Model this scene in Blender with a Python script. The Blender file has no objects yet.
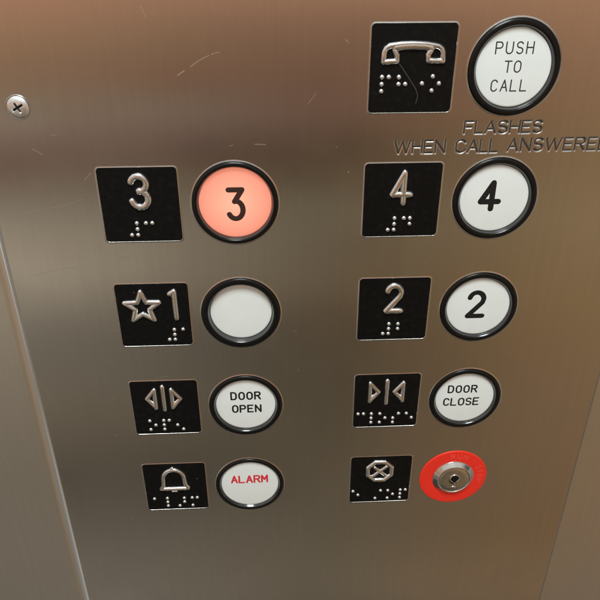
import bpy, math, random
import numpy as np
from mathutils import Matrix, Vector
random.seed(7)
PI = math.pi
S = 0.001                                   # everything below is written in millimetres
scene = bpy.context.scene
col = scene.collection

# ------------------------------------------------------------------ materials
def srgb(r, g, b):
    f = lambda c: (c/255/12.92) if c/255 <= 0.04045 else ((c/255+0.055)/1.055)**2.4
    return (f(r), f(g), f(b), 1.0)

def new_mat(name):
    m = bpy.data.materials.new(name); m.use_nodes = True
    nt = m.node_tree
    b = nt.nodes['Principled BSDF']
    return m, nt, b

def N(nt, kind, **kw):
    n = nt.nodes.new(kind)
    for k, v in kw.items(): setattr(n, k, v)
    return n

def math_node(nt, op, a, b=None, clamp=False):
    n = N(nt, 'ShaderNodeMath', operation=op); n.use_clamp = clamp
    for i, v in enumerate((a, b)):
        if v is None: continue
        if isinstance(v, (int, float)): n.inputs[i].default_value = v
        else: nt.links.new(v, n.inputs[i])
    return n.outputs[0]

def ramp(nt, fac, stops, interp='LINEAR'):
    r = N(nt, 'ShaderNodeValToRGB'); r.color_ramp.interpolation = interp
    els = r.color_ramp.elements
    while len(els) < len(stops): els.new(0.5)
    for e, (p, c) in zip(els, stops):
        e.position = p; e.color = c if len(c) == 4 else (*c, 1)
    nt.links.new(fac, r.inputs[0])
    return r.outputs[0]

def steel(name, base, rough=0.21, aniso=0.82, rot=0.25, grain=1.0, groove=0.0):
    m, nt, b = new_mat(name)
    L = nt.links
    tc = N(nt, 'ShaderNodeTexCoord')
    # fine brushed grain: noise stretched along the vertical (object y)
    mp = N(nt, 'ShaderNodeMapping'); mp.inputs['Scale'].default_value = (9000, 60, 1)
    L.new(tc.outputs['Object'], mp.inputs[0])
    gr = N(nt, 'ShaderNodeTexNoise'); gr.inputs['Scale'].default_value = 1.0; gr.inputs['Detail'].default_value = 3
    L.new(mp.outputs[0], gr.inputs['Vector'])
    mp2 = N(nt, 'ShaderNodeMapping'); mp2.inputs['Scale'].default_value = (420, 14, 1)
    L.new(tc.outputs['Object'], mp2.inputs[0])
    g2 = N(nt, 'ShaderNodeTexNoise'); g2.inputs['Scale'].default_value = 1.0; g2.inputs['Detail'].default_value = 4
    L.new(mp2.outputs[0], g2.inputs['Vector'])
    # smudges of handling
    sm = N(nt, 'ShaderNodeTexNoise'); sm.inputs['Scale'].default_value = 16; sm.inputs['Detail'].default_value = 5
    L.new(tc.outputs['Object'], sm.inputs['Vector'])
    # sparse fine nicks
    vo = N(nt, 'ShaderNodeTexVoronoi'); vo.inputs['Scale'].default_value = 62
    L.new(tc.outputs['Object'], vo.inputs['Vector'])
    pick = N(nt, 'ShaderNodeSeparateColor'); L.new(vo.outputs['Color'], pick.inputs[0])
    few = math_node(nt, 'GREATER_THAN', pick.outputs[0], 0.80)
    size = math_node(nt, 'MULTIPLY', pick.outputs[1], 0.045)
    nick = math_node(nt, 'MULTIPLY', math_node(nt, 'LESS_THAN', vo.outputs['Distance'], size), few)
    mix = N(nt, 'ShaderNodeMix', data_type='RGBA')
    mix.inputs['A'].default_value = base
    mix.inputs['B'].default_value = (0.85, 0.82, 0.76, 1)
    L.new(math_node(nt, 'MULTIPLY', nick, 0.55), mix.inputs['Factor'])
    hs = N(nt, 'ShaderNodeHueSaturation'); L.new(mix.outputs['Result'], hs.inputs['Color'])
    v = math_node(nt, 'ADD', math_node(nt, 'MULTIPLY', gr.outputs[0], 0.22*grain), math_node(nt, 'MULTIPLY', g2.outputs[0], 0.20*grain))
    L.new(math_node(nt, 'ADD', v, 1-0.21*grain), hs.inputs['Value'])
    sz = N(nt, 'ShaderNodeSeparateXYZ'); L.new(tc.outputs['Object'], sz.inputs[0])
    groove_dark = math_node(nt, 'MULTIPLY', math_node(nt, 'MULTIPLY', math_node(nt, 'ADD', sz.outputs[2], 0.00010), -5200), 0.58*groove, True)  # base colour darkens with depth in the engraved letters
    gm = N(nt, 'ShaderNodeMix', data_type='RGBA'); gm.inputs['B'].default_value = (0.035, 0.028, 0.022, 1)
    L.new(groove_dark, gm.inputs['Factor']); L.new(hs.outputs[0], gm.inputs['A'])
    L.new(gm.outputs['Result'], b.inputs['Base Color'])
    b.inputs['Metallic'].default_value = 1
    r1 = math_node(nt, 'MULTIPLY', sm.outputs[0], 0.17)
    r2 = math_node(nt, 'MULTIPLY', nick, 0.25)
    L.new(math_node(nt, 'ADD', math_node(nt, 'ADD', r1, r2), rough-0.085), b.inputs['Roughness'])
    b.inputs['Anisotropic'].default_value = aniso
    b.inputs['Anisotropic Rotation'].default_value = rot
    tg = N(nt, 'ShaderNodeTangent', direction_type='RADIAL', axis='X')
    cb = N(nt, 'ShaderNodeCombineXYZ'); 
    L.new(tg.outputs[0], b.inputs['Tangent'])
    bp = N(nt, 'ShaderNodeBump'); bp.inputs['Strength'].default_value = 0.10*grain; bp.inputs['Distance'].default_value = 0.00004
    L.new(gr.outputs[0], bp.inputs['Height'])
    bp2 = N(nt, 'ShaderNodeBump'); bp2.inputs['Strength'].default_value = 0.25; bp2.inputs['Distance'].default_value = 0.0002
    L.new(sm.outputs[0], bp2.inputs['Height']); L.new(bp.outputs[0], bp2.inputs['Normal'])
    L.new(bp2.outputs[0], b.inputs['Normal'])
    return m

def simple(name, color, rough=0.4, metal=0.0, spec=0.5, coat=0.0, noise=0.0, nscale=900, bump=0.0):
    m, nt, b = new_mat(name)
    b.inputs['Base Color'].default_value = color
    b.inputs['Metallic'].default_value = metal
    b.inputs['Roughness'].default_value = rough
    b.inputs['Specular IOR Level'].default_value = spec
    b.inputs['Coat Weight'].default_value = coat
    b.inputs['Coat Roughness'].default_value = 0.12
    if noise or bump:
        tc = N(nt, 'ShaderNodeTexCoord')
        n = N(nt, 'ShaderNodeTexNoise'); n.inputs['Scale'].default_value = nscale; n.inputs['Detail'].default_value = 5
        nt.links.new(tc.outputs['Object'], n.inputs['Vector'])
        if noise:
            hs = N(nt, 'ShaderNodeHueSaturation'); hs.inputs['Color'].default_value = color
            nt.links.new(math_node(nt, 'ADD', math_node(nt, 'MULTIPLY', n.outputs[0], noise*2), 1-noise), hs.inputs['Value'])
            nt.links.new(hs.outputs[0], b.inputs['Base Color'])
            nt.links.new(math_node(nt, 'ADD', math_node(nt, 'MULTIPLY', n.outputs[0], 0.16), rough-0.08), b.inputs['Roughness'])
        if bump:
            bp = N(nt, 'ShaderNodeBump'); bp.inputs['Strength'].default_value = bump; bp.inputs['Distance'].default_value = 0.0002
            nt.links.new(n.outputs[0], bp.inputs['Height']); nt.links.new(bp.outputs[0], b.inputs['Normal'])
    return m

M = {}
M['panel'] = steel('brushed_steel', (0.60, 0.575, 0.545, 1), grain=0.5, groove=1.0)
M['wall'] = steel('brushed_wall_steel', (0.76, 0.745, 0.72, 1), rough=0.30, grain=0.5)
M['wall_left'] = steel('brushed_wall_steel_pale', (0.90, 0.885, 0.86, 1), rough=0.38, grain=0.5)
M['relief'] = simple('worn_relief_metal', (0.87, 0.875, 0.875, 1), 0.17, 1, noise=0.18, nscale=1300, bump=0.22)
M['dot'] = simple('bright_dot_metal', (0.96, 0.955, 0.94, 1), 0.42, 1)
M['lip'] = simple('edge_metal', (0.60, 0.58, 0.55, 1), 0.24, 1, noise=0.10, nscale=700)
M['chrome'] = simple('lock_chrome', (0.74, 0.72, 0.68, 1), 0.20, 1, noise=0.1, nscale=800)
M['screw'] = simple('screw_steel', (0.95, 0.945, 0.935, 1), 0.36, 1, noise=0.08, nscale=900)
M['bezel'] = simple('black_bezel_plastic', (0.006, 0.0058, 0.0055, 1), 0.22, 0, 0.28, noise=0.2, nscale=700)
M['inner'] = simple('lightened_bezel_wall', (0.030, 0.030, 0.029, 1), 0.16, 0, 0.6, coat=0.6)  # bezel plastic made greyer, its inner wall's highlight put partly into colour
M['white'] = simple('white_lens_plastic', (0.83, 0.87, 0.85, 1), 0.30, 0, 0.5, noise=0.05, nscale=110)
M['ink'] = simple('black_ink', (0.012, 0.012, 0.012, 1), 0.5, 0, 0.3)
M['lit_ink'] = simple('glow_tinted_black_ink', (0.045, 0.022, 0.018, 1), 0.5, 0, 0.3)  # black ink with the lens lamp's warm glow put into its colour
M['thin_ink'] = simple('grey_black_ink', (0.045, 0.045, 0.045, 1), 0.5, 0, 0.3)
M['red_ink'] = simple('red_ink', (0.72, 0.035, 0.05, 1), 0.5, 0, 0.3)
M['red'] = simple('red_anodised_ring', (0.90, 0.034, 0.018, 1), 0.36, 0, 0.45, noise=0.07, nscale=500)
M['red_mark'] = simple('pale_red_mark', (0.92, 0.075, 0.05, 1), 0.45, 0, 0.4)
M['hole_shade'] = simple('dark_hole_shade', (0.006, 0.006, 0.006, 1), 0.6, 0, 0.2)  # near-black stands for the shade inside the key slot and screw recess
M['plug'] = simple('lock_plug_metal', (0.58, 0.56, 0.51, 1), 0.30, 1, noise=0.2, nscale=900)
M['scratch'] = simple('bare_scratch_metal', (0.66, 0.635, 0.60, 1), 0.36, 1)
M['faint'] = simple('faint_paint_scratch', (0.10, 0.09, 0.075, 1), 0.5)
M['housing'] = simple('lamp_housing', (0.75, 0.75, 0.72, 1), 0.6)

# black painted plate, a few chips showing metal
m, nt, b = new_mat('black_plate_paint'); M['black'] = m
tc = N(nt, 'ShaderNodeTexCoord')
oi = N(nt, 'ShaderNodeObjectInfo')
off = N(nt, 'ShaderNodeVectorMath', operation='ADD'); nt.links.new(tc.outputs['Object'], off.inputs[0]); nt.links.new(oi.outputs['Location'], off.inputs[1])
vo = N(nt, 'ShaderNodeTexVoronoi'); vo.inputs['Scale'].default_value = 150; nt.links.new(off.outputs[0], vo.inputs['Vector'])
pk = N(nt, 'ShaderNodeSeparateColor'); nt.links.new(vo.outputs['Color'], pk.inputs[0])
chip = math_node(nt, 'MULTIPLY', math_node(nt, 'GREATER_THAN', pk.outputs[0], 0.83), math_node(nt, 'LESS_THAN', vo.outputs['Distance'], math_node(nt, 'MULTIPLY', pk.outputs[1], 0.06)))
mx = N(nt, 'ShaderNodeMix', data_type='RGBA'); mx.inputs['A'].default_value = (0.0045, 0.0044, 0.0043, 1); mx.inputs['B'].default_value = (0.24, 0.21, 0.17, 1)
dn = N(nt, 'ShaderNodeTexNoise'); dn.inputs['Scale'].default_value = 420; dn.inputs['Detail'].default_value = 6; nt.links.new(off.outputs[0], dn.inputs['Vector'])
dust = ramp(nt, dn.outputs[0], [(.5, (.0040, .0039, .0038)), (.85, (.010, .0095, .009))]); nt.links.new(dust, mx.inputs['A'])
nt.links.new(chip, mx.inputs['Factor']); nt.links.new(mx.outputs['Result'], b.inputs['Base Color'])
b.inputs['Roughness'].default_value = 0.45; b.inputs['Specular IOR Level'].default_value = 0.16

# lit lens: translucent salmon plastic with a real lamp behind it
m, nt, b = new_mat('lit_lens_plastic'); M['lit'] = m
out = nt.nodes['Material Output']
b.inputs['Base Color'].default_value = (0.95, 0.46, 0.37, 1); b.inputs['Roughness'].default_value = 0.35
tr = N(nt, 'ShaderNodeBsdfTranslucent'); tr.inputs['Color'].default_value = (1.0, 0.60, 0.49, 1)
ad = N(nt, 'ShaderNodeMixShader'); ad.inputs[0].default_value = 0.6
nt.links.new(b.outputs[0], ad.inputs[1]); nt.links.new(tr.outputs[0], ad.inputs[2]); nt.links.new(ad.outputs[0], out.inputs['Surface'])

# ------------------------------------------------------------------ mesh helpers (local x right, y up, z out of the wall, in mm)
class MB:
    def __init__(s): s.v = []; s.f = []
    def add(s, vs, fs):
        o = len(s.v); s.v += [tuple(p) for p in vs]; s.f += [tuple(i+o for i in f) for f in fs]
    def build(s, name, mat, parent=None, smooth=True, loc=None):
        me = bpy.data.meshes.new(name)
        me.from_pydata([(x*S, y*S, z*S) for x, y, z in s.v], [], s.f)
        me.validate(); me.update()
        if smooth: me.polygons.foreach_set('use_smooth', [True]*len(me.polygons))
        me.materials.append(mat)
        o = bpy.data.objects.new(name, me); col.objects.link(o)
        if parent: o.parent = parent
        return o

def lathe(mb, prof, n=96, cx=0, cy=0):
    """prof: (r,h) from the outside in; r=0 closes with one point"""
    vs = []; fs = []; rows = []
    for r, h in prof:
        if r < 1e-6: rows.append([len(vs)]); vs.append((cx, cy, h))
        else:
            rows.append(list(range(len(vs), len(vs)+n)))
            vs += [(cx+r*math.cos(2*PI*i/n), cy+r*math.sin(2*PI*i/n), h) for i in range(n)]
    for a, b in zip(rows, rows[1:]):
        for i in range(n):
            j = (i+1) % n
            if len(b) == 1: fs.append((a[i], a[j], b[0]))
            elif len(a) == 1: fs.append((a[0], b[j], b[i]))
            else: fs.append((a[i], a[j], b[j], b[i]))
    mb.add(vs, fs)

def fillet(pts, r, n=4):
    """round the corners of an (r,h) profile"""
    out = [pts[0]]
    for a, p, c in zip(pts, pts[1:], pts[2:]):
        a, p, c = Vector(a), Vector(p), Vector(c)
        d1, d2 = (a-p), (c-p)
        k = min(r, d1.length*0.45, d2.length*0.45)
        q1, q2 = p+d1.normalized()*k, p+d2.normalized()*k
        for i in range(n+1):
            t = i/n
            out.append(tuple(q1*(1-t)**2+p*2*t*(1-t)+q2*t*t))
    out.append(pts[-1]); return out

def stroke(mb, pts, w, h, zf=lambda x, y: 0.0, sink=0.05, na=8):
    """one bar of half-round section (half width w, height h) with round ends along a smooth polyline"""
    P = [Vector(pts[0])]
    for q in pts[1:]:                                  # keep steps short so that strokes follow a domed face
        q = Vector(q); a0 = P[-1].copy(); m = max(1, int((q-a0).length/1.2))
        P += [a0+(q-a0)*(i/m) for i in range(1, m+1)]
    n = len(P); closed = (P[0]-P[-1]).length < 1e-6 and n > 3
    if closed: P = P[:-1]; n -= 1
    rings = []
    def tangent(i):
        if closed: return (P[(i+1) % n]-P[(i-1) % n]).normalized()
        if i == 0: return (P[1]-P[0]).normalized()
        if i == n-1: return (P[-1]-P[-2]).normalized()
        return ((P[i+1]-P[i]).normalized()+(P[i]-P[i-1]).normalized()).normalized()
    def ring(c, t, k):
        nx = Vector((t.y, -t.x))
        rr = []
        for j in range(na+1):
            a = PI*j/na
            q = c+nx*(w*k*math.cos(a))
            rr.append((q.x, q.y, zf(c.x, c.y)-sink+(h+sink)*math.sin(a)*k))
        return rr
    if not closed:
        t = tangent(0)
        for k in (0.02, 0.4, 0.7, 0.9): rings.append(ring(P[0]-t*(w*math.sqrt(1-k*k)), t, k))
    for i in range(n): rings.append(ring(P[i], tangent(i), 1))
    if not closed:
        t = tangent(n-1)
        for k in (0.9, 0.7, 0.4, 0.02): rings.append(ring(P[-1]+t*(w*math.sqrt(1-k*k)), t, k))
    vs = [p for r in rings for p in r]; fs = []
    m = na+1; R = len(rings)
    for i in range(R if closed else R-1):
        a = i*m; b2 = ((i+1) % R)*m
        for j in range(na): fs.append((a+j, a+j+1, b2+j+1, b2+j))
    mb.add(vs, fs)

def split_corners(pts, lim=28):
    out = []; cur = [pts[0]]
    for i in range(1, len(pts)):
        cur.append(pts[i])
        if i < len(pts)-1:
            a = Vector(pts[i])-Vector(pts[i-1]); c = Vector(pts[i+1])-Vector(pts[i])
            if a.length > 1e-9 and c.length > 1e-9 and math.degrees(a.angle(c)) > lim:
                out.append(cur); cur = [pts[i]]
    out.append(cur); return out

def draw(mb, lines, w, h, zf=lambda x, y: 0.0, sink=0.05, na=8):
    for pl in lines:
        for seg in split_corners(pl): stroke(mb, seg, w, h, zf, sink, na)

def arc(cx, cy, rx, ry, a0, a1, n=14):
    return [(cx+rx*math.cos(math.radians(a0+(a1-a0)*i/n)), cy+ry*math.sin(math.radians(a0+(a1-a0)*i/n))) for i in range(n+1)]

# single-line lettering on a unit box
G = {
 'A': [[(0, 0), (.5, 1), (1, 0)], [(.18, .34), (.82, .34)]],
 'C': [arc(.5, .68, .46, .32, 25, 180)+arc(.5, .32, .46, .32, 180, 335)],
 'D': [[(0, 0), (0, 1), (.5, 1)]+arc(.5, .62, .46, .38, 90, 0, 8)+arc(.5, .38, .46, .38, 0, -90, 8)+[(0, 0)]],
 'E': [[(.92, 1), (0, 1), (0, 0), (.95, 0)], [(0, .52), (.78, .52)]],
 'F': [[(.95, 1), (0, 1), (0, 0)], [(0, .52), (.75, .52)]],
 'H': [[(0, 0), (0, 1)], [(1, 0), (1, 1)], [(0, .52), (1, .52)]],
 'L': [[(0, 1), (0, 0), (.92, 0)]],
 'M': [[(0, 0), (0, 1), (.5, .38), (1, 1), (1, 0)]],
 'N': [[(0, 0), (0, 1), (1, 0), (1, 1)]],
 'O': [arc(.5, .66, .48, .34, 0, 180)+arc(.5, .34, .48, .34, 180, 360)+[(.98, .66)]],
 'P': [[(0, 0), (0, 1), (.6, 1)]+arc(.6, .74, .38, .26, 90, -90, 12)+[(0, .48)]],
 'R': [[(0, 0), (0, 1), (.6, 1)]+arc(.6, .75, .38, .25, 90, -90, 12)+[(0, .5)], [(.52, .5), (1, 0)]],
 'S': [arc(.5, .75, .44, .25, 25, 180, 9)+arc(.5, .75, .44, .24, 180, 262, 5)+arc(.5, .26, .46, .25, 80, 0, 6)+arc(.5, .26, .46, .26, 0, -155, 9)],
 'T': [[(0, 1), (1, 1)], [(.5, 1), (.5, 0)]],
 'U': [[(0, 1)]+arc(.5, .34, .5, .34, 180, 360)+[(1, 1)]],
 'W': [[(0, 1), (.24, 0), (.5, .95), (.76, 0), (1, 1)]],
 '2': [arc(.5, .72, .46, .28, 165, 0, 12)+[(.9, .58), (.02, 0), (1, 0)]],
 '3flat': [[(.06, 1), (.90, 1), (.42, .60)]+arc(.46, .31, .46, .31, 80, -150, 16)],
 '3': [arc(.48, .755, .42, .245, 165, -90, 16), arc(.48, .265, .46, .265, 90, -165, 16)],
 '4': [[(.62, 0), (.62, 1), (0, .28), (1, .28)]],
 '1': [[(0, .86), (.5, 1), (.5, 0)]],
}
WIDE = dict(A=4.6, N=4.4, S=4.3, W=6.6, E=3.9, R=4.4, F=3.9, L=3.6, H=4.3, C=4.5, D=4.5)

def glyph(ch, x, y, w, h):
    return [[(x+px*w, y+py*h) for px, py in pl] for pl in G[ch]]

def text_lines(s, cx, cy, w, h, pitch):
    out = []; x = cx-((len(s)-1)*pitch+w)/2
    for ch in s:
        if ch != ' ': out += glyph(ch, x, cy-h/2, w, h)
        x += pitch
    return out

def empty(name, x, y, h=0.0):
    o = bpy.data.objects.new(name, None); col.objects.link(o)
    o.empty_display_size = 0.01
    o.location = (x*S, -h*S, -y*S); o.rotation_euler = (PI/2, 0, 0)
    return o

def tag(o, label, cat, group=None):
    o['label'] = label; o['category'] = cat
    if group: o['group'] = group

# ------------------------------------------------------------------ layout in panel millimetres (y DOWN), button "3" at the origin
COLT = (-38.95, 69.45); COLB = (0.0, 108.9)
ROW = (0.0, 52.2, 104.15, 156.2); YPH = -52.4
HOLES = [(COLB[0], ROW[0]), (COLB[1], ROW[0]), (COLB[0], ROW[1]), (COLB[1], ROW[1]), (COLB[0], ROW[2]), (COLB[1], ROW[2]), (COLB[0], ROW[3]), (COLB[1], YPH)]
EDGE_L, EDGE_R = -97.6, 174.6

# ------------------------------------------------------------------ the steel control panel with its engraved note
def engraving():
    segs = []
    def word(s, x, ytop, h, gap):
        for ch in s:
            w = WIDE[ch]
            for pl in glyph(ch, x+.25, -(ytop+h), w-.5, h): segs.extend(zip(pl, pl[1:]))
            x += w+gap
    word('FLASHES', 92.3, -32.3, 4.6, 0.52)
    word('WHEN', 64.9, -24.9, 4.9, 0.55)
    word('CALL', 89.7, -24.9, 4.9, 0.45)
    word('ANSWERED', 111.0, -25.2, 4.9, 0.80)
    return np.array(segs, float)          # n,2,2 with y up

def axis(lo, hi, f0, f1, fine, coarse):
    a = np.linspace(lo, f0, max(2, int((f0-lo)/coarse)))[:-1]
    b_ = np.linspace(f0, f1, int((f1-f0)/fine))
    c = np.linspace(f1, hi, max(2, int((hi-f1)/coarse)))[1:]
    return np.concatenate([a, b_, c])

def panel_mesh():
    xs = axis(EDGE_L, EDGE_R-0.6, 63.5, 156.5, 0.16, 1.3)
    ys = axis(-330, 150, 18.6, 33.8, 0.14, 1.3)          # y up
    X, Y = np.meshgrid(xs, ys)
    H = np.zeros_like(X)
    segs = engraving()
    iy = (ys > 18.5) & (ys < 34); ix = (xs > 63.3) & (xs < 157)
    PX, PY = X[np.ix_(iy, ix)], Y[np.ix_(iy, ix)]
    D = np.full(PX.shape, 99.0)
    for (a, c) in segs:
        d = c-a; L2 = d@d+1e-12
        t = np.clip(((PX-a[0])*d[0]+(PY-a[1])*d[1])/L2, 0, 1)
        D = np.minimum(D, np.hypot(PX-a[0]-t*d[0], PY-a[1]-t*d[1]))
    wv = 0.74
    q = np.clip(1-D/wv, 0, 1)
    H[np.ix_(iy, ix)] = -0.36*(q*q*(3-2*q))
    nx, ny = len(xs), len(ys)
    V = np.stack([X, Y, H], -1).reshape(-1, 3)
    cx = (xs[:-1]+xs[1:])/2; cy = (ys[:-1]+ys[1:])/2
    CX, CY = np.meshgrid(cx, cy)
    keep = np.ones(CX.shape, bool)
    for hx, hy in HOLES: keep &= np.hypot(CX-hx, CY+hy) > 16.7
    I = (np.arange(ny-1)[:, None]*nx+np.arange(nx-1)[None, :])[keep]
    F = np.stack([I, I+1, I+nx+1, I+nx], -1)
    return V, F

V, F = panel_mesh()
me = bpy.data.meshes.new('control_panel')
me.from_pydata((V*S).tolist(), [], F.tolist()); me.update()
me.polygons.foreach_set('use_smooth', [True]*len(me.polygons))
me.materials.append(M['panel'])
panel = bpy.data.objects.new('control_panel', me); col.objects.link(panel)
panel.rotation_euler = (PI/2, 0, 0)
tag(panel, 'brushed stainless steel control panel engraved FLASHES WHEN CALL ANSWERED', 'panel')
# folded edge of the panel at the right seam
mb = MB()
x1 = EDGE_R
prof = [(x1-0.6, 0.0), (x1-0.3, 0.0)]+[(x1-0.3+0.3*math.sin(a), -0.3+0.3*math.cos(a)) for a in (0.4, 0.8, 1.2, PI/2)]+[(x1, -0.34)]
vs = []; fs = []
for yy in (-330, 150): vs += [(x, yy, h) for x, h in prof]
k = len(prof)
for i in range(k-1): fs.append((i, k+i, k+i+1, i+1)[::-1])
mb.add(vs, fs); mb.build('folded_edge', M['panel'], panel)

# scratches and dings on the steel, each a shallow raised burr: (x0,y0,x1,y1,half width)
SC = [(-19, -51, -16.5, -52.6, .42), (-14, -54, -7, -57.9, .3), (-6, -58.3, -3, -59, .26), (9, -24.6, 13.2, -24.4, .3), (-1, -24, 0.2, -24.3, .25),
      (-78, -24, -74.5, -21.6, .2), (-95, 3, -62, -3, .16), (-60, -11, -57, -14, .2), (-88, 31, -70, 27.5, .14),
      (-52, 24, -46, 22.8, .22), (-97, 86, -93, 97.5, .14), (-40, 86, -36, 85.6, .2), (30, -40, 33, -44, .16),
      (-60, 60, -56, 59.5, .18), (-30, -75, -28.5, -71, .2), (15, 111, 16, 111.4, .28), (24, 62, 25, 63, .22),
      (20, 190, 22, 194, .18), (150, 120, 150.6, 121, .3), (-66, 120, -65, 120.5, .3), (44, -63, 45, -62, .3)]
for k in range(46):                                    # fine scuffs, thickest round the buttons and along the left side
    if k % 3: bx, by = random.choice(HOLES); x0, y0 = bx+random.gauss(0, 30), by+random.gauss(0, 24)
    else: x0, y0 = random.uniform(-94, -20), random.uniform(-70, 200)
    if any(math.hypot(x0-hx, y0-hy) < 22 for hx, hy in HOLES) or math.hypot(x0-108.7, y0-156.3) < 22: continue
    if any(abs(x0-tx) < 20 and abs(y0-ty) < 20 for tx in COLT for ty in ROW+(YPH,)) or (60 < x0 < 165 and -40 < y0 < -15): continue
    if not -93 < x0 < 168: continue
    a = random.gauss(0.1, 0.7); l = random.choice((.4, .6, .9, 1.5, 2.5))
    SC.append((x0, y0, x0+l*math.cos(a), y0+l*math.sin(a), random.uniform(.10, .2)))
for x0, y0, x1, y1, w in SC:
    mb = MB()
    n = 8
    bend = random.uniform(-.04, .04)
    pts = []
    for i in range(n+1):
        t = i/n; o = bend*math.sin(PI*t)*math.hypot(x1-x0, y1-y0)
        pts.append((x0+(x1-x0)*t+o*(y1-y0)/(math.hypot(x1-x0, y1-y0)+1e-6), -(y0+(y1-y0)*t)+o*(x1-x0)/(math.hypot(x1-x0, y1-y0)+1e-6)))
    stroke(mb, pts, w*0.65, 0.006, sink=0.003)
    mb.build('scratch', M['scratch'], panel)

# ------------------------------------------------------------------ neighbouring steel walls
wl = empty('steel_wall', EDGE_L, 0)
tag(wl, 'raised grey steel wall with a rounded bright edge left of the button panel', 'wall')
mb = MB()
r = 3.7; hgt = 3.7
prof = [(0.35, -1.0), (0.0, 0.0)]+[(-1.7-0.9*k, 2.0+0.9*k) for k in (-1.8, -1, 0)]          # sloping flank, then a soft shoulder
tq = Vector((-1.7, 2.0)); tc_ = Vector((-2.75, 3.02)); te = Vector((-4.4, 3.05))
prof += [tuple(tq*(1-k)**2+tc_*2*k*(1-k)+te*k*k) for k in [i/10 for i in range(1, 11)]]
hgt = 3.05
prof += [(-30, hgt), (-160, hgt)]
vs = []; fs = []
rows = np.linspace(-330, 150, 60)
for yy in rows:
    ding = 0.9*math.exp(-((yy+96.5)/0.9)**2)
    vs += [(x-(ding if abs(x) < 1.6 else 0), yy, h) for x, h in prof]
k = len(prof)
for a in range(len(rows)-1):
    for i in range(k-1): fs.append((a*k+i, a*k+i+1, (a+1)*k+i+1, (a+1)*k+i)[::-1])
mb.add(vs, fs); mb.build('wall_sheet', M['wall_left'], wl)
wr = empty('steel_wall', EDGE_R+0.10, 0)
tag(wr, 'flat brownish steel wall beyond the thin seam right of the button panel', 'wall')
mb = MB()
prof = [(180, 0.0), (0.9, 0.0)]+[(0.3-0.3*math.sin(a), -0.3+0.3*math.cos(a)) for a in (0, 0.4, 0.8, 1.2, PI/2)]+[(0, -0.34), (-.5, -0.36)]
vs = []; fs = []
for yy in (-330, 150): vs += [(x, yy, h) for x, h in prof]
k = len(prof)
for i in range(k-1): fs.append((i, k+i, k+i+1, i+1))
mb.add(vs, fs); mb.build('wall_sheet', M['wall'], wr)

# ------------------------------------------------------------------ braille plates
def rrect(w, h, r, n=6):
    pts = []
    for cx, cy, a0 in ((w/2-r, h/2-r, 0), (-w/2+r, h/2-r, 90), (-w/2+r, -h/2+r, 180), (w/2-r, -h/2+r, 270)):
        pts += [(cx+r*math.cos(math.radians(a0+90*i/n)), cy+r*math.sin(math.radians(a0+90*i/n))) for i in range(n+1)]
    return pts

TOP = 0.025
DOT = None
def dot_mesh():
    global DOT
    if DOT is None:
        mb = MB(); lathe(mb, [(.92, -.05), (.90, .18), (.80, .42), (.58, .62), (.30, .73), (0, .76)], 16)
        DOT = mb
    return DOT
DOTME = None
def add_dots(root, cells, pitch=2.62):
    """cells: list of (x of dot 1, y of dot 1 (down), 'dots')"""
    global DOTME
    for x, y, ds in cells:
        for d in ds:
            d = int(d)
            px = x+(pitch if d > 3 else 0); py = y+pitch*((d-1) % 3)
            if DOTME is None:
                o = dot_mesh().build('braille_dot', M['dot'], root); DOTME = o
            else:
                o = DOTME.copy(); col.objects.link(o); o.parent = root
            o.location = (px*S, -py*S, TOP*S)

def plate(cx, cy, w, h, label):
    root = empty('braille_plate', cx, cy)
    tag(root, label, 'braille plate', 'black braille plates beside the buttons')
    mb = MB()
    prof = [(.80, -.03, 2.0), (.70, .003, 1.95), (.46, .03, 1.8), (.30, .09, 1.7), (.22, .13, 1.65), (.15, .145, 1.6), (.09, .125, 1.55), (.05, .08, 1.52), (.0, .01, 1.5)]
    vs = []; fs = []
    for e, z, cr in prof: vs += [(a_, b_, z) for a_, b_ in rrect(w+2*e, h+2*e, cr)]
    n = len(vs)//len(prof)
    for a in range(len(prof)-1):
        for i in range(n): j = (i+1) % n; fs.append((a*n+i, a*n+j, (a+1)*n+j, (a+1)*n+i))
    mb.add(vs, fs); mb.build('rim', M['lip'], root)
    mb = MB()
    inner = [(a_, b_, TOP) for a_, b_ in rrect(w+.06, h+.06, 1.52)]
    mb.add(inner, [tuple(range(n))]); mb.build('black_field', M['black'], root, smooth=False)
    return root

Z0 = lambda x, y: TOP
def relief(root, lines, cx, cy, name='raised_symbol', w=0.92, h=0.85):
    """lines in panel mm with y DOWN, made local to the plate"""
    mb = MB(); draw(mb, [[(x-cx, -(y-cy)) for x, y in pl] for pl in lines], w, h, Z0)
    return mb.build(name, M['relief'], root)

def up(lines):                                         # y-up glyphs to y-down
    return [[(x, -y) for x, y in pl] for pl in lines]
T = 31.9
# 3
x, y = COLT[0], ROW[0]
p = plate(x, y, T, T, 'black braille plate with raised 3, left of the lit orange button')
relief(p, up(glyph('3', -42.3, 0.9-1.6, 7.4, 13.1)), x, y, 'raised_numeral', 1.5, 1.2)
NUM = '3456'
add_dots(p, [(-43.95-x, 7.75-y, NUM), (-37.55-x, 7.75-y, '14')])
# 4
x, y = COLT[1], ROW[0]
p = plate(x, y, T, T, 'black braille plate with raised 4, left of the button numbered 4')
relief(p, up(glyph('4', 65.3, -0.9, 7.6, 12.9)), x, y, 'raised_numeral', 1.4, 1.2)
add_dots(p, [(64.35-x, 7.7-y, NUM), (70.95-x, 7.75-y, '145')])
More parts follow.
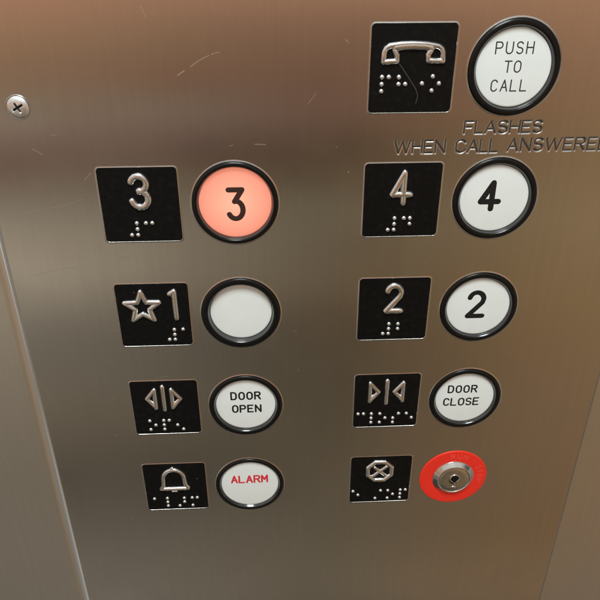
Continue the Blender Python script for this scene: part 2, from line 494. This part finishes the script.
# star 1
x, y = COLT[0], ROW[1]
p = plate(x, y, T, T, 'black braille plate with raised star and 1, left of the blank button')
st = []
for i in range(11):
    a = math.radians(90+36*i); rr = 8.0 if i % 2 == 0 else 3.35
    st.append((-43.8+rr*math.cos(a), 47.9-rr*0.98*math.sin(a)))
relief(p, [st], x, y, 'raised_star', 1.25, 1.15)
relief(p, [[(-31.0, 41.3), (-29.2, 40.2), (-29.1, 53.6)]], x, y, 'raised_numeral', 1.4, 1.2)
add_dots(p, [(-33.3-x, 59.75-y, NUM), (-26.7-x, 59.7-y, '1')])
# 2
x, y = COLT[1], ROW[1]
p = plate(x, y, T, T, 'black braille plate with raised 2, left of the button numbered 2')
relief(p, up(glyph('2', 65.9, -52.8, 6.9, 12.9)), x, y, 'raised_numeral', 1.45, 1.2)
add_dots(p, [(65.3-x, 59.7-y, NUM), (72.15-x, 59.8-y, '12')])
# door open
x, y = COLT[0], ROW[2]
p = plate(x, y, T, T, 'black braille plate with raised open-door arrows, left of the DOOR OPEN button')
relief(p, [[(-43.6, 93.2), (-47.6, 98.3), (-43.6, 104.0), (-43.6, 93.2)]], x, y, 'raised_arrow', 1.1, 1.1)
relief(p, [[(-39.55, 91.4), (-39.55, 105.2)]], x, y, 'raised_bar', 1.15, 1.1)
relief(p, [[(-35.5, 93.2), (-31.4, 98.6), (-35.5, 104.0), (-35.5, 93.2)]], x, y, 'raised_arrow', 1.1, 1.1)
add_dots(p, [(-47.65-x, 111.85-y, '135'), (-40.8-x, 111.85-y, '1234'), (-34.2-x, 112.1-y, '26')], 2.72)
# door close
x, y = COLT[1], ROW[2]
p = plate(x, y, T, T, 'black braille plate with raised closing-door arrows, left of the DOOR CLOSE button')
relief(p, [[(61.0, 93.0), (65.3, 98.4), (61.0, 103.9), (61.0, 93.0)]], x, y, 'raised_arrow', 1.1, 1.1)
relief(p, [[(69.35, 91.8), (69.35, 105.2)]], x, y, 'raised_bar', 1.15, 1.1)
relief(p, [[(77.4, 93.2), (73.1, 98.5), (77.4, 104.0), (77.4, 93.2)]], x, y, 'raised_arrow', 1.1, 1.1)
add_dots(p, [(55.7-x, 111.7-y, '14'), (62.4-x, 111.8-y, '123'), (66.7-x, 111.9-y, '135'), (73.4-x, 112.1-y, '234'), (80.1-x, 112.2-y, '15')], 2.72)
# alarm bell
x, y = COLT[0], ROW[3]
p = plate(x, y, T, T, 'black braille plate with raised bell outline, left of the ALARM button')
bell = [(-46.6, 157.3), (-45.4, 155.0), (-45.2, 152.4)]+[(-39.6+5.5*math.cos(math.radians(a)), 150.4-6.0*math.sin(math.radians(a))) for a in range(172, 7, -12)]+[(-34.0, 152.4), (-33.7, 154.9), (-32.6, 156.6), (-32.8, 157.4), (-46.6, 157.4)]
relief(p, [bell], x, y, 'raised_bell', 1.2, 1.1)
relief(p, [[(-40.2, 143.4), (-39.6, 143.1)]], x, y, 'bell_crown', 0.85, 0.95)
relief(p, [[(-40.9, 159.2), (-38.9, 159.2)]], x, y, 'bell_clapper', 0.7, 0.7)
add_dots(p, [(-51.0-x, 164.2-y, '1'), (-44.2-x, 164.1-y, '123'), (-38.0-x, 164.3-y, '345'), (-31.1-x, 164.3-y, '134')], 2.72)
# stop
x, y = COLT[1], ROW[3]
p = plate(x, y, T, T, 'black braille plate with raised crossed octagon, left of the red key switch')
oc = [(68.8+6.9*math.cos(math.radians(22.5+45*i)), 150.2-6.7*math.sin(math.radians(22.5+45*i))) for i in range(9)]
relief(p, [oc], x, y, 'raised_octagon', 1.25, 1.1)
relief(p, [[(65.8, 153.1), (72.2, 147.4)]], x, y, 'raised_cross', 0.95, 0.8)
relief(p, [[(66.2, 147.8), (71.6, 152.9)]], x, y, 'raised_cross', 0.95, 0.7)
add_dots(p, [(55.1-x, 164.1-y, '15'), (67.3-x, 164.2-y, '34'), (74.0-x, 164.3-y, '135'), (80.8-x, 164.2-y, '1234')], 2.76)
# telephone
x, y = COLT[1]+0.2, YPH
p = plate(x, y, T+.3, T+.3, 'black braille plate with raised telephone handset, left of the PUSH TO CALL button')
hs = [(58.4, -55.1), (58.6, -58.6), (59.2, -59.9), (60.6, -60.8), (65, -61.35), (69.6, -61.5), (74.5, -61.3), (78.9, -60.6), (80.3, -59.7), (80.9, -58.4), (81.1, -55.3), (75.5, -55.5)]
hs2 = [(75.5, -55.5), (75.3, -57.6), (76.3, -59.2)]
hs3 = [(58.4, -55.1), (63.6, -55.4), (63.5, -57.5), (62.6, -59.2)]
relief(p, [hs[:-1], hs[-2:], hs2, hs3], x, y, 'raised_handset', 1.15, 1.1)
mbx = [[(62.8, -60.2), (66, -60.65), (69.6, -60.75), (73.2, -60.6), (76.4, -60.1)]]
relief(p, mbx, x, y, 'handset_grip', 1.5, 1.2)
add_dots(p, [(58.25-x, -49.65-y, '1234'), (64.75-x, -49.6-y, '125'), (71.2-x, -49.75-y, '5'), (77.8-x, -49.7-y, '135')], 2.62)
mb = MB()
stroke(mb, [(a-x, -(b_-y)) for a, b_ in ((64.6, -54.4), (67, -51.4), (69.8, -47.6), (71.6, -45.2), (72.5, -43), (72.5, -41.4), (72.0, -39.8))], 0.10, 0.02, Z0, 0.01)
mb.build('scratch', M['faint'], p)

# ------------------------------------------------------------------ push buttons
def button(cx, cy, label, kind='white', words=(), depth=0.35, fr=14.6, R=17.7):
    root = empty('push_button', cx, cy)
    tag(root, label, 'push button', 'round push buttons on the steel panel')
    mb = MB()
    lathe(mb, [(R+.95, -.04), (R+.85, .003), (R+.60, .04), (R+.42, .11), (R+.33, .155), (R+.26, .17), (R+.19, .145), (R+.13, .09), (R-.05, .0)])
    mb.build('trim_ring', M['lip'], root)
    top = 1.15
    mb = MB()
    lathe(mb, fillet([(R, -.2), (R, .75), (R-.7, top), (fr+1.15, top), (fr+.85, top-.35)], .28))
    mb.build('bezel', M['bezel'], root)
    mb = MB()
    lathe(mb, fillet([(fr+.85, top-.35), (fr+.72, top-.5), (fr+.12, -depth-.15), (fr+.08, -depth-2.5)], .2))
    mb.build('inner_ring', M['inner'] if depth < 1 else M['bezel_grey'], root)
    dome = 0.35
    zf = lambda x, y: -depth+dome*(1-(x*x+y*y)/(fr*fr))
    mb = MB()
    lathe(mb, [(fr, -depth-2), (fr, -depth-.25), (fr-.06, -depth-.1), (fr-.2, -depth+.005)]+[(fr*k, -depth+dome*(1-k*k)) for k in (.95, .85, .7, .5, .3, .15)]+[(0, -depth+dome)])
    mb.build('face', M['lit' if kind == 'lit' else 'white'], root)
    if words:
        mb = MB()
        for ls, w, mat in words: draw(mb, ls, w, 0.05, zf, 0.02, 6)
        mb.build('lettering', M[words[0][2]], root)
    return root
M['bezel_grey'] = simple('lightened_deep_bezel_wall', (0.04, 0.04, 0.038, 1), 0.3, 0, 0.6, coat=0.4)  # greyer still, for the wide lit wall of the deep button

b3 = button(COLB[0], ROW[0], 'lit orange round button with black 3', 'lit', [(glyph('3flat', -3.0, -6.6, 6.6, 12.5), 1.15, 'lit_ink')], fr=15.0)
# lamp behind the lit lens, in its own white cup
mb = MB(); lathe(mb, [(0, -19), (9, -18.5), (14.3, -14), (15.0, -2.5)]); mb.build('lamp_cup', M['housing'], b3)
ld = bpy.data.lights.new('button_lamp', 'POINT'); ld.energy = 0.0046; ld.color = (1, .58, .48); ld.shadow_soft_size = 0.006
lo = bpy.data.objects.new('button_lamp', ld); col.objects.link(lo); lo.parent = b3; lo.location = (0, 0, -9.5*S)
button(COLB[1], ROW[0], 'white round button with bold black 4', words=[(glyph('4', 103.2-COLB[1], -4.3, 7.4, 11.2), 1.3, 'ink')])
button(COLB[0], ROW[1], 'blank white round button pressed in deep, right of the star plate', depth=1.5, fr=14.0)
button(COLB[1], ROW[1], 'white round button with bold black 2', words=[(glyph('2', 104.2-COLB[1], 52.2-56.7, 6.9, 12.0), 1.28, 'ink')])
button(COLB[0], ROW[2], 'white round button reading DOOR OPEN in black', words=[(text_lines('DOOR', 0.1, 5.6, 2.5, 4.0, 3.85), 0.47, 'ink'), (text_lines('OPEN', 0.35, -2.15, 2.5, 4.0, 3.75), 0.47, 'ink')])
button(COLB[1], ROW[2], 'white round button reading DOOR CLOSE in black', words=[(text_lines('DOOR', 107.2-COLB[1], 5.7, 2.5, 3.9, 3.85), 0.43, 'ink'), (text_lines('CLOSE', 107.3-COLB[1], -2.0, 2.6, 4.1, 3.72), 0.43, 'ink')])
button(COLB[0], ROW[3], 'white round button reading ALARM in red', words=[(text_lines('ALARM', -0.15, 3.7, 2.75, 4.4, 3.95), 0.52, 'red_ink')], depth=0.0, fr=15.0)
button(COLB[1], YPH, 'white round button reading PUSH TO CALL in thin black letters', words=[(text_lines('PUSH', 108.2-COLB[1], 7.3, 2.5, 4.1, 3.95), 0.28, 'thin_ink'), (text_lines('TO', 108.4-COLB[1], 0.55, 2.5, 4.0, 3.75), 0.28, 'thin_ink'), (text_lines('CALL', 108.0-COLB[1], -6.4, 2.5, 4.1, 3.85), 0.28, 'thin_ink')])

# ------------------------------------------------------------------ key switch
ks = empty('key_switch', COLB[1]-0.2, ROW[3]+.1)
tag(ks, 'key lock switch in a flat red ring below the DOOR CLOSE button', 'key switch')
mb = MB(); lathe(mb, fillet([(18.1, -.1), (18.1, .35), (17.7, .5), (11.2, .5), (11.2, .0)], .12)); mb.build('red_ring', M['red'], ks)
mb = MB()
def on_ring(s, a_mid, r, w, h, step):
    for i, ch in enumerate(s):
        a = math.radians(a_mid-(i-(len(s)-1)/2)*step)
        cx, cy = r*math.cos(a), r*math.sin(a); rot = a-PI/2
        ls = []
        for pl in G[ch]:
            ls.append([(cx+(px-.5)*w*math.cos(rot)-(py-.5)*h*math.sin(rot), cy+(px-.5)*w*math.sin(rot)+(py-.5)*h*math.cos(rot)) for px, py in pl])
        draw(mb, ls, 0.25, 0.05, lambda x, y: 0.5, 0.02, 6)
on_ring('RUN', 82, 14.6, 1.9, 2.8, 14); on_ring('STOP', 8, 14.6, 1.9, 2.8, 13)
mb.build('lettering', M['red_mark'], ks)
mb = MB(); lathe(mb, fillet([(11.2, .1), (11.2, .75), (10.8, .95), (9.0, 2.55), (8.55, 2.7), (8.25, 2.35)], .25)); mb.build('lock_collar', M['chrome'], ks)
mb = MB(); lathe(mb, [(8.25, 2.35), (8.0, 2.2), (7.8, 2.38), (5.5, 2.42), (2.6, 2.42)]); mb.build('lock_face', M['plug'], ks)
mb = MB(); lathe(mb, fillet([(2.9, 2.35), (2.8, 2.75), (2.45, 2.9), (2.05, 2.7), (1.95, 1.0)], .2), 40, 0.3, 1.0); mb.build('keyway_ring', M['chrome'], ks)
mb = MB(); stroke(mb, [(0.35, 2.2), (0.3, -0.9)], 1.0, .05, lambda x, y: 2.80, 0.02); 
mb.build('keyway', M['hole_shade'], ks)  # black bar laid on top in place of the slot's shade
mb = MB(); lathe(mb, [(2.2, 2.25), (2.0, 2.6), (0, 2.62)], 32, .3, 1.0); mb.build('keyway_bottom', M['hole_shade'], ks)
mb = MB(); stroke(mb, [(0.5, -1.6), (0.45, -3.6)], 0.55, .5, lambda x, y: 2.42, 0.05); stroke(mb, [(-0.3, -4.9), (1.0, -4.9)], 0.6, .45, lambda x, y: 2.42, .05); mb.build('keyway_lip', M['chrome'], ks)

# ------------------------------------------------------------------ cross-head screw
sc = empty('screw', -80.2, -40.0)
sc.rotation_euler = (PI/2, 0, 0)
tag(sc, 'small silver cross-head screw in the upper left of the steel panel', 'screw')
mb = MB(); lathe(mb, [(4.75, -.05), (4.7, .12), (4.45, .22), (4.2, .12), (4.1, -.1)], 48); mb.build('countersink_ring', M['lip'], sc)
mb = MB()
rs = np.linspace(4.15, 0, 34); na = 120
vs = []; fs = []
ang = math.radians(28)
for r_ in rs[:-1]:
    for i in range(na):
        a = 2*PI*i/na; px, py = r_*math.cos(a), r_*math.sin(a)
        u_, v_ = px*math.cos(ang)+py*math.sin(ang), -px*math.sin(ang)+py*math.cos(ang)
        h = 1.45*math.sqrt(max(0, 1-(r_/4.3)**2))*1.0-0.15
        d1 = max(abs(v_)-.42, abs(u_)-2.3); d2 = max(abs(u_)-.42, abs(v_)-2.0)
        d = min(d1, d2); k = min(1, max(0, -d/0.22+.4))
        vs.append((px, py, h-1.1*k*(1-.25*r_/2.3)))
vs.append((0, 0, -.4))
for a in range(len(rs)-2):
    for i in range(na): j = (i+1) % na; fs.append((a*na+i, a*na+j, (a+1)*na+j, (a+1)*na+i))
a = len(rs)-2
for i in range(na): fs.append((a*na+i, a*na+(i+1) % na, len(vs)-1))
mb.add(vs, fs); mb.build('screw_head', M['screw'], sc)
mb = MB()
for a_, l_ in ((ang, 2.25), (ang+PI/2, 1.75)):
    stroke(mb, [(-l_*math.cos(a_), -l_*math.sin(a_)), (0, 0), (l_*math.cos(a_), l_*math.sin(a_))], 0.40, 0.25, lambda x, y: 0.30-0.05*math.hypot(x, y), 0.3)
mb.build('recess_shade', M['hole_shade'], sc)  # dark bars fill the cross to paint in its shade

# ------------------------------------------------------------------ camera (solved from the plate corners and button rings)
Rm = ((0.9988473874480341, 0.0020554773772703296, -0.047954891314522144), (-0.024593205493107437, 0.8798931875047334, -0.474534669783226), (0.04121978689670644, 0.47516707966298877, 0.878929562349952))
Cc = (14.84740971, -91.23093406, -254.0514884)
def w3(v): return Vector((v[0], v[2], -v[1]))
cam = bpy.data.cameras.new('camera'); co = bpy.data.objects.new('camera', cam); col.objects.link(co)
ax, ay, az = w3(Rm[0]), -w3(Rm[1]), -w3(Rm[2])
mt = Matrix((ax, ay, az)).transposed().to_4x4(); mt.translation = w3(Cc)*S
co.matrix_world = mt
cam.sensor_width = 36; cam.lens = 641.906/600*36
cam.clip_start = 0.01; cam.clip_end = 50
cam.dof.use_dof = False
scene.camera = co

# ------------------------------------------------------------------ light: the elevator car as a dim warm surround with an added bright side band, plus the ceiling lamp
w = bpy.data.worlds.new('World'); scene.world = w; w.use_nodes = True
nt = w.node_tree; L = nt.links
bg = nt.nodes['Background']
tc = N(nt, 'ShaderNodeTexCoord'); sp = N(nt, 'ShaderNodeSeparateXYZ'); L.new(tc.outputs['Generated'], sp.inputs[0])
front = math_node(nt, 'MAXIMUM', math_node(nt, 'MULTIPLY', sp.outputs[1], -1), 0.12)
t = math_node(nt, 'DIVIDE', math_node(nt, 'MULTIPLY', sp.outputs[2], -1), front)
s = math_node(nt, 'DIVIDE', sp.outputs[0], front)
def lc(c): return (c[0], c[1], c[2], 1)
tt = math_node(nt, 'ADD', math_node(nt, 'MULTIPLY', t, 0.5), 0.2, True)      # t -0.4 .. 1.6  ->  0 .. 1
P_ = lambda v: v*0.5+0.2
ENV = {
 'left': [(-0.400, (0.620, 0.610, 0.580)), (-0.220, (0.300, 0.270, 0.240)), (-0.080, (0.641, 0.329, 0.212)), (0.060, (0.641, 0.329, 0.212)), (0.115, (0.410, 0.307, 0.162)), (0.172, (0.383, 0.115, 0.068)), (0.208, (0.189, 0.440, 0.300)), (0.223, (0.745, 0.531, 0.389)), (0.245, (0.296, 0.152, 0.175)), (0.285, (0.103, 0.058, 0.040)), (0.315, (0.232, 0.116, 0.059)), (0.347, (0.298, 0.290, 0.222)), (0.410, (0.492, 0.407, 0.321)), (0.483, (0.644, 0.557, 0.424)), (0.581, (0.226, 0.208, 0.175)), (0.760, (0.257, 0.220, 0.161)), (0.939, (0.092, 0.074, 0.055)), (1.320, (0.299, 0.259, 0.215)), (1.420, (0.299, 0.259, 0.215)), (1.585, (0.050, 0.045, 0.040))],
 'middle': [(-0.400, (0.620, 0.610, 0.580)), (-0.220, (0.300, 0.270, 0.240)), (-0.080, (0.536, 0.297, 0.180)), (0.060, (0.536, 0.297, 0.180)), (0.085, (0.160, 0.091, 0.063)), (0.145, (0.233, 0.123, 0.078)), (0.172, (0.086, 0.050, 0.031)), (0.208, (0.299, 0.122, 0.111)), (0.230, (0.069, 0.045, 0.025)), (0.277, (0.063, 0.040, 0.024)), (0.315, (0.085, 0.054, 0.029)), (0.373, (0.176, 0.160, 0.108)), (0.445, (0.077, 0.058, 0.034)), (0.522, (0.128, 0.094, 0.051)), (0.560, (0.072, 0.043, 0.025)), (0.645, (0.055, 0.048, 0.030)), (0.835, (0.095, 0.083, 0.055)), (1.020, (0.131, 0.116, 0.081)), (1.320, (0.188, 0.164, 0.115)), (1.420, (0.188, 0.164, 0.115)), (1.585, (0.050, 0.045, 0.040))],
 'right': [(-0.400, (0.620, 0.610, 0.580)), (-0.220, (0.300, 0.270, 0.240)), (-0.080, (0.605, 0.334, 0.189)), (0.060, (0.605, 0.334, 0.189)), (0.145, (0.492, 0.292, 0.171)), (0.215, (0.406, 0.246, 0.119)), (0.292, (0.400, 0.261, 0.131)), (0.427, (0.414, 0.278, 0.141)), (0.581, (0.376, 0.231, 0.103)), (0.760, (0.329, 0.203, 0.106)), (0.966, (0.310, 0.183, 0.090)), (1.190, (0.221, 0.129, 0.056)), (1.314, (0.386, 0.238, 0.123)), (1.420, (0.386, 0.238, 0.123)), (1.585, (0.050, 0.045, 0.040))],
 'side': [(-0.380, (0.120, 0.100, 0.090)), (0.100, (0.090, 0.080, 0.070)), (0.300, (0.130, 0.115, 0.095)), (0.420, (0.500, 0.450, 0.370)), (0.650, (0.330, 0.310, 0.270)), (0.900, (0.270, 0.255, 0.225)), (1.400, (0.240, 0.230, 0.205))],  # brighter band made up to light the left wall's edge
}
#ENVDATA
def env_ramp(key): return ramp(nt, tt, [(P_(a), lc(c)) for a, c in ENV[key]])
left, middle, right, side = (env_ramp(k) for k in ('left', 'middle', 'right', 'side'))
def blend(f, a, b_):
    m_ = N(nt, 'ShaderNodeMix', data_type='RGBA'); L.new(f, m_.inputs['Factor']); L.new(a, m_.inputs['A']); L.new(b_, m_.inputs['B'])
    return m_.outputs['Result']
def span(lo, hi): return math_node(nt, 'DIVIDE', math_node(nt, 'SUBTRACT', s, lo), hi-lo, True)
room = blend(span(0.95, 1.7), blend(span(0.1, 0.6), blend(span(-0.4, 0.1), left, middle), right), side)
L.new(room, bg.inputs['Color']); bg.inputs['Strength'].default_value = 1.0

def area(name, loc, target, sx, sy, power, color):
    ld = bpy.data.lights.new(name, 'AREA'); ld.shape = 'RECTANGLE'; ld.size = sx; ld.size_y = sy; ld.energy = power; ld.color = color
    o = bpy.data.objects.new(name, ld); col.objects.link(o); o.location = loc
    o.rotation_euler = (Vector(target)-Vector(loc)).to_track_quat('-Z', 'Y').to_euler()
    return o
area('ceiling_lamp', (0.0, -0.55, 0.95), (0.03, 0, -0.05), 0.35, 0.35, 12.6, (0.90, 0.99, 1.0))

# ------------------------------------------------------------------ render
scene.render.engine = 'CYCLES'
scene.cycles.use_denoising = True
scene.cycles.max_bounces = 8
scene.view_settings.view_transform = 'Standard'; scene.view_settings.look = 'None'
scene.view_settings.exposure = 0; scene.view_settings.gamma = 1
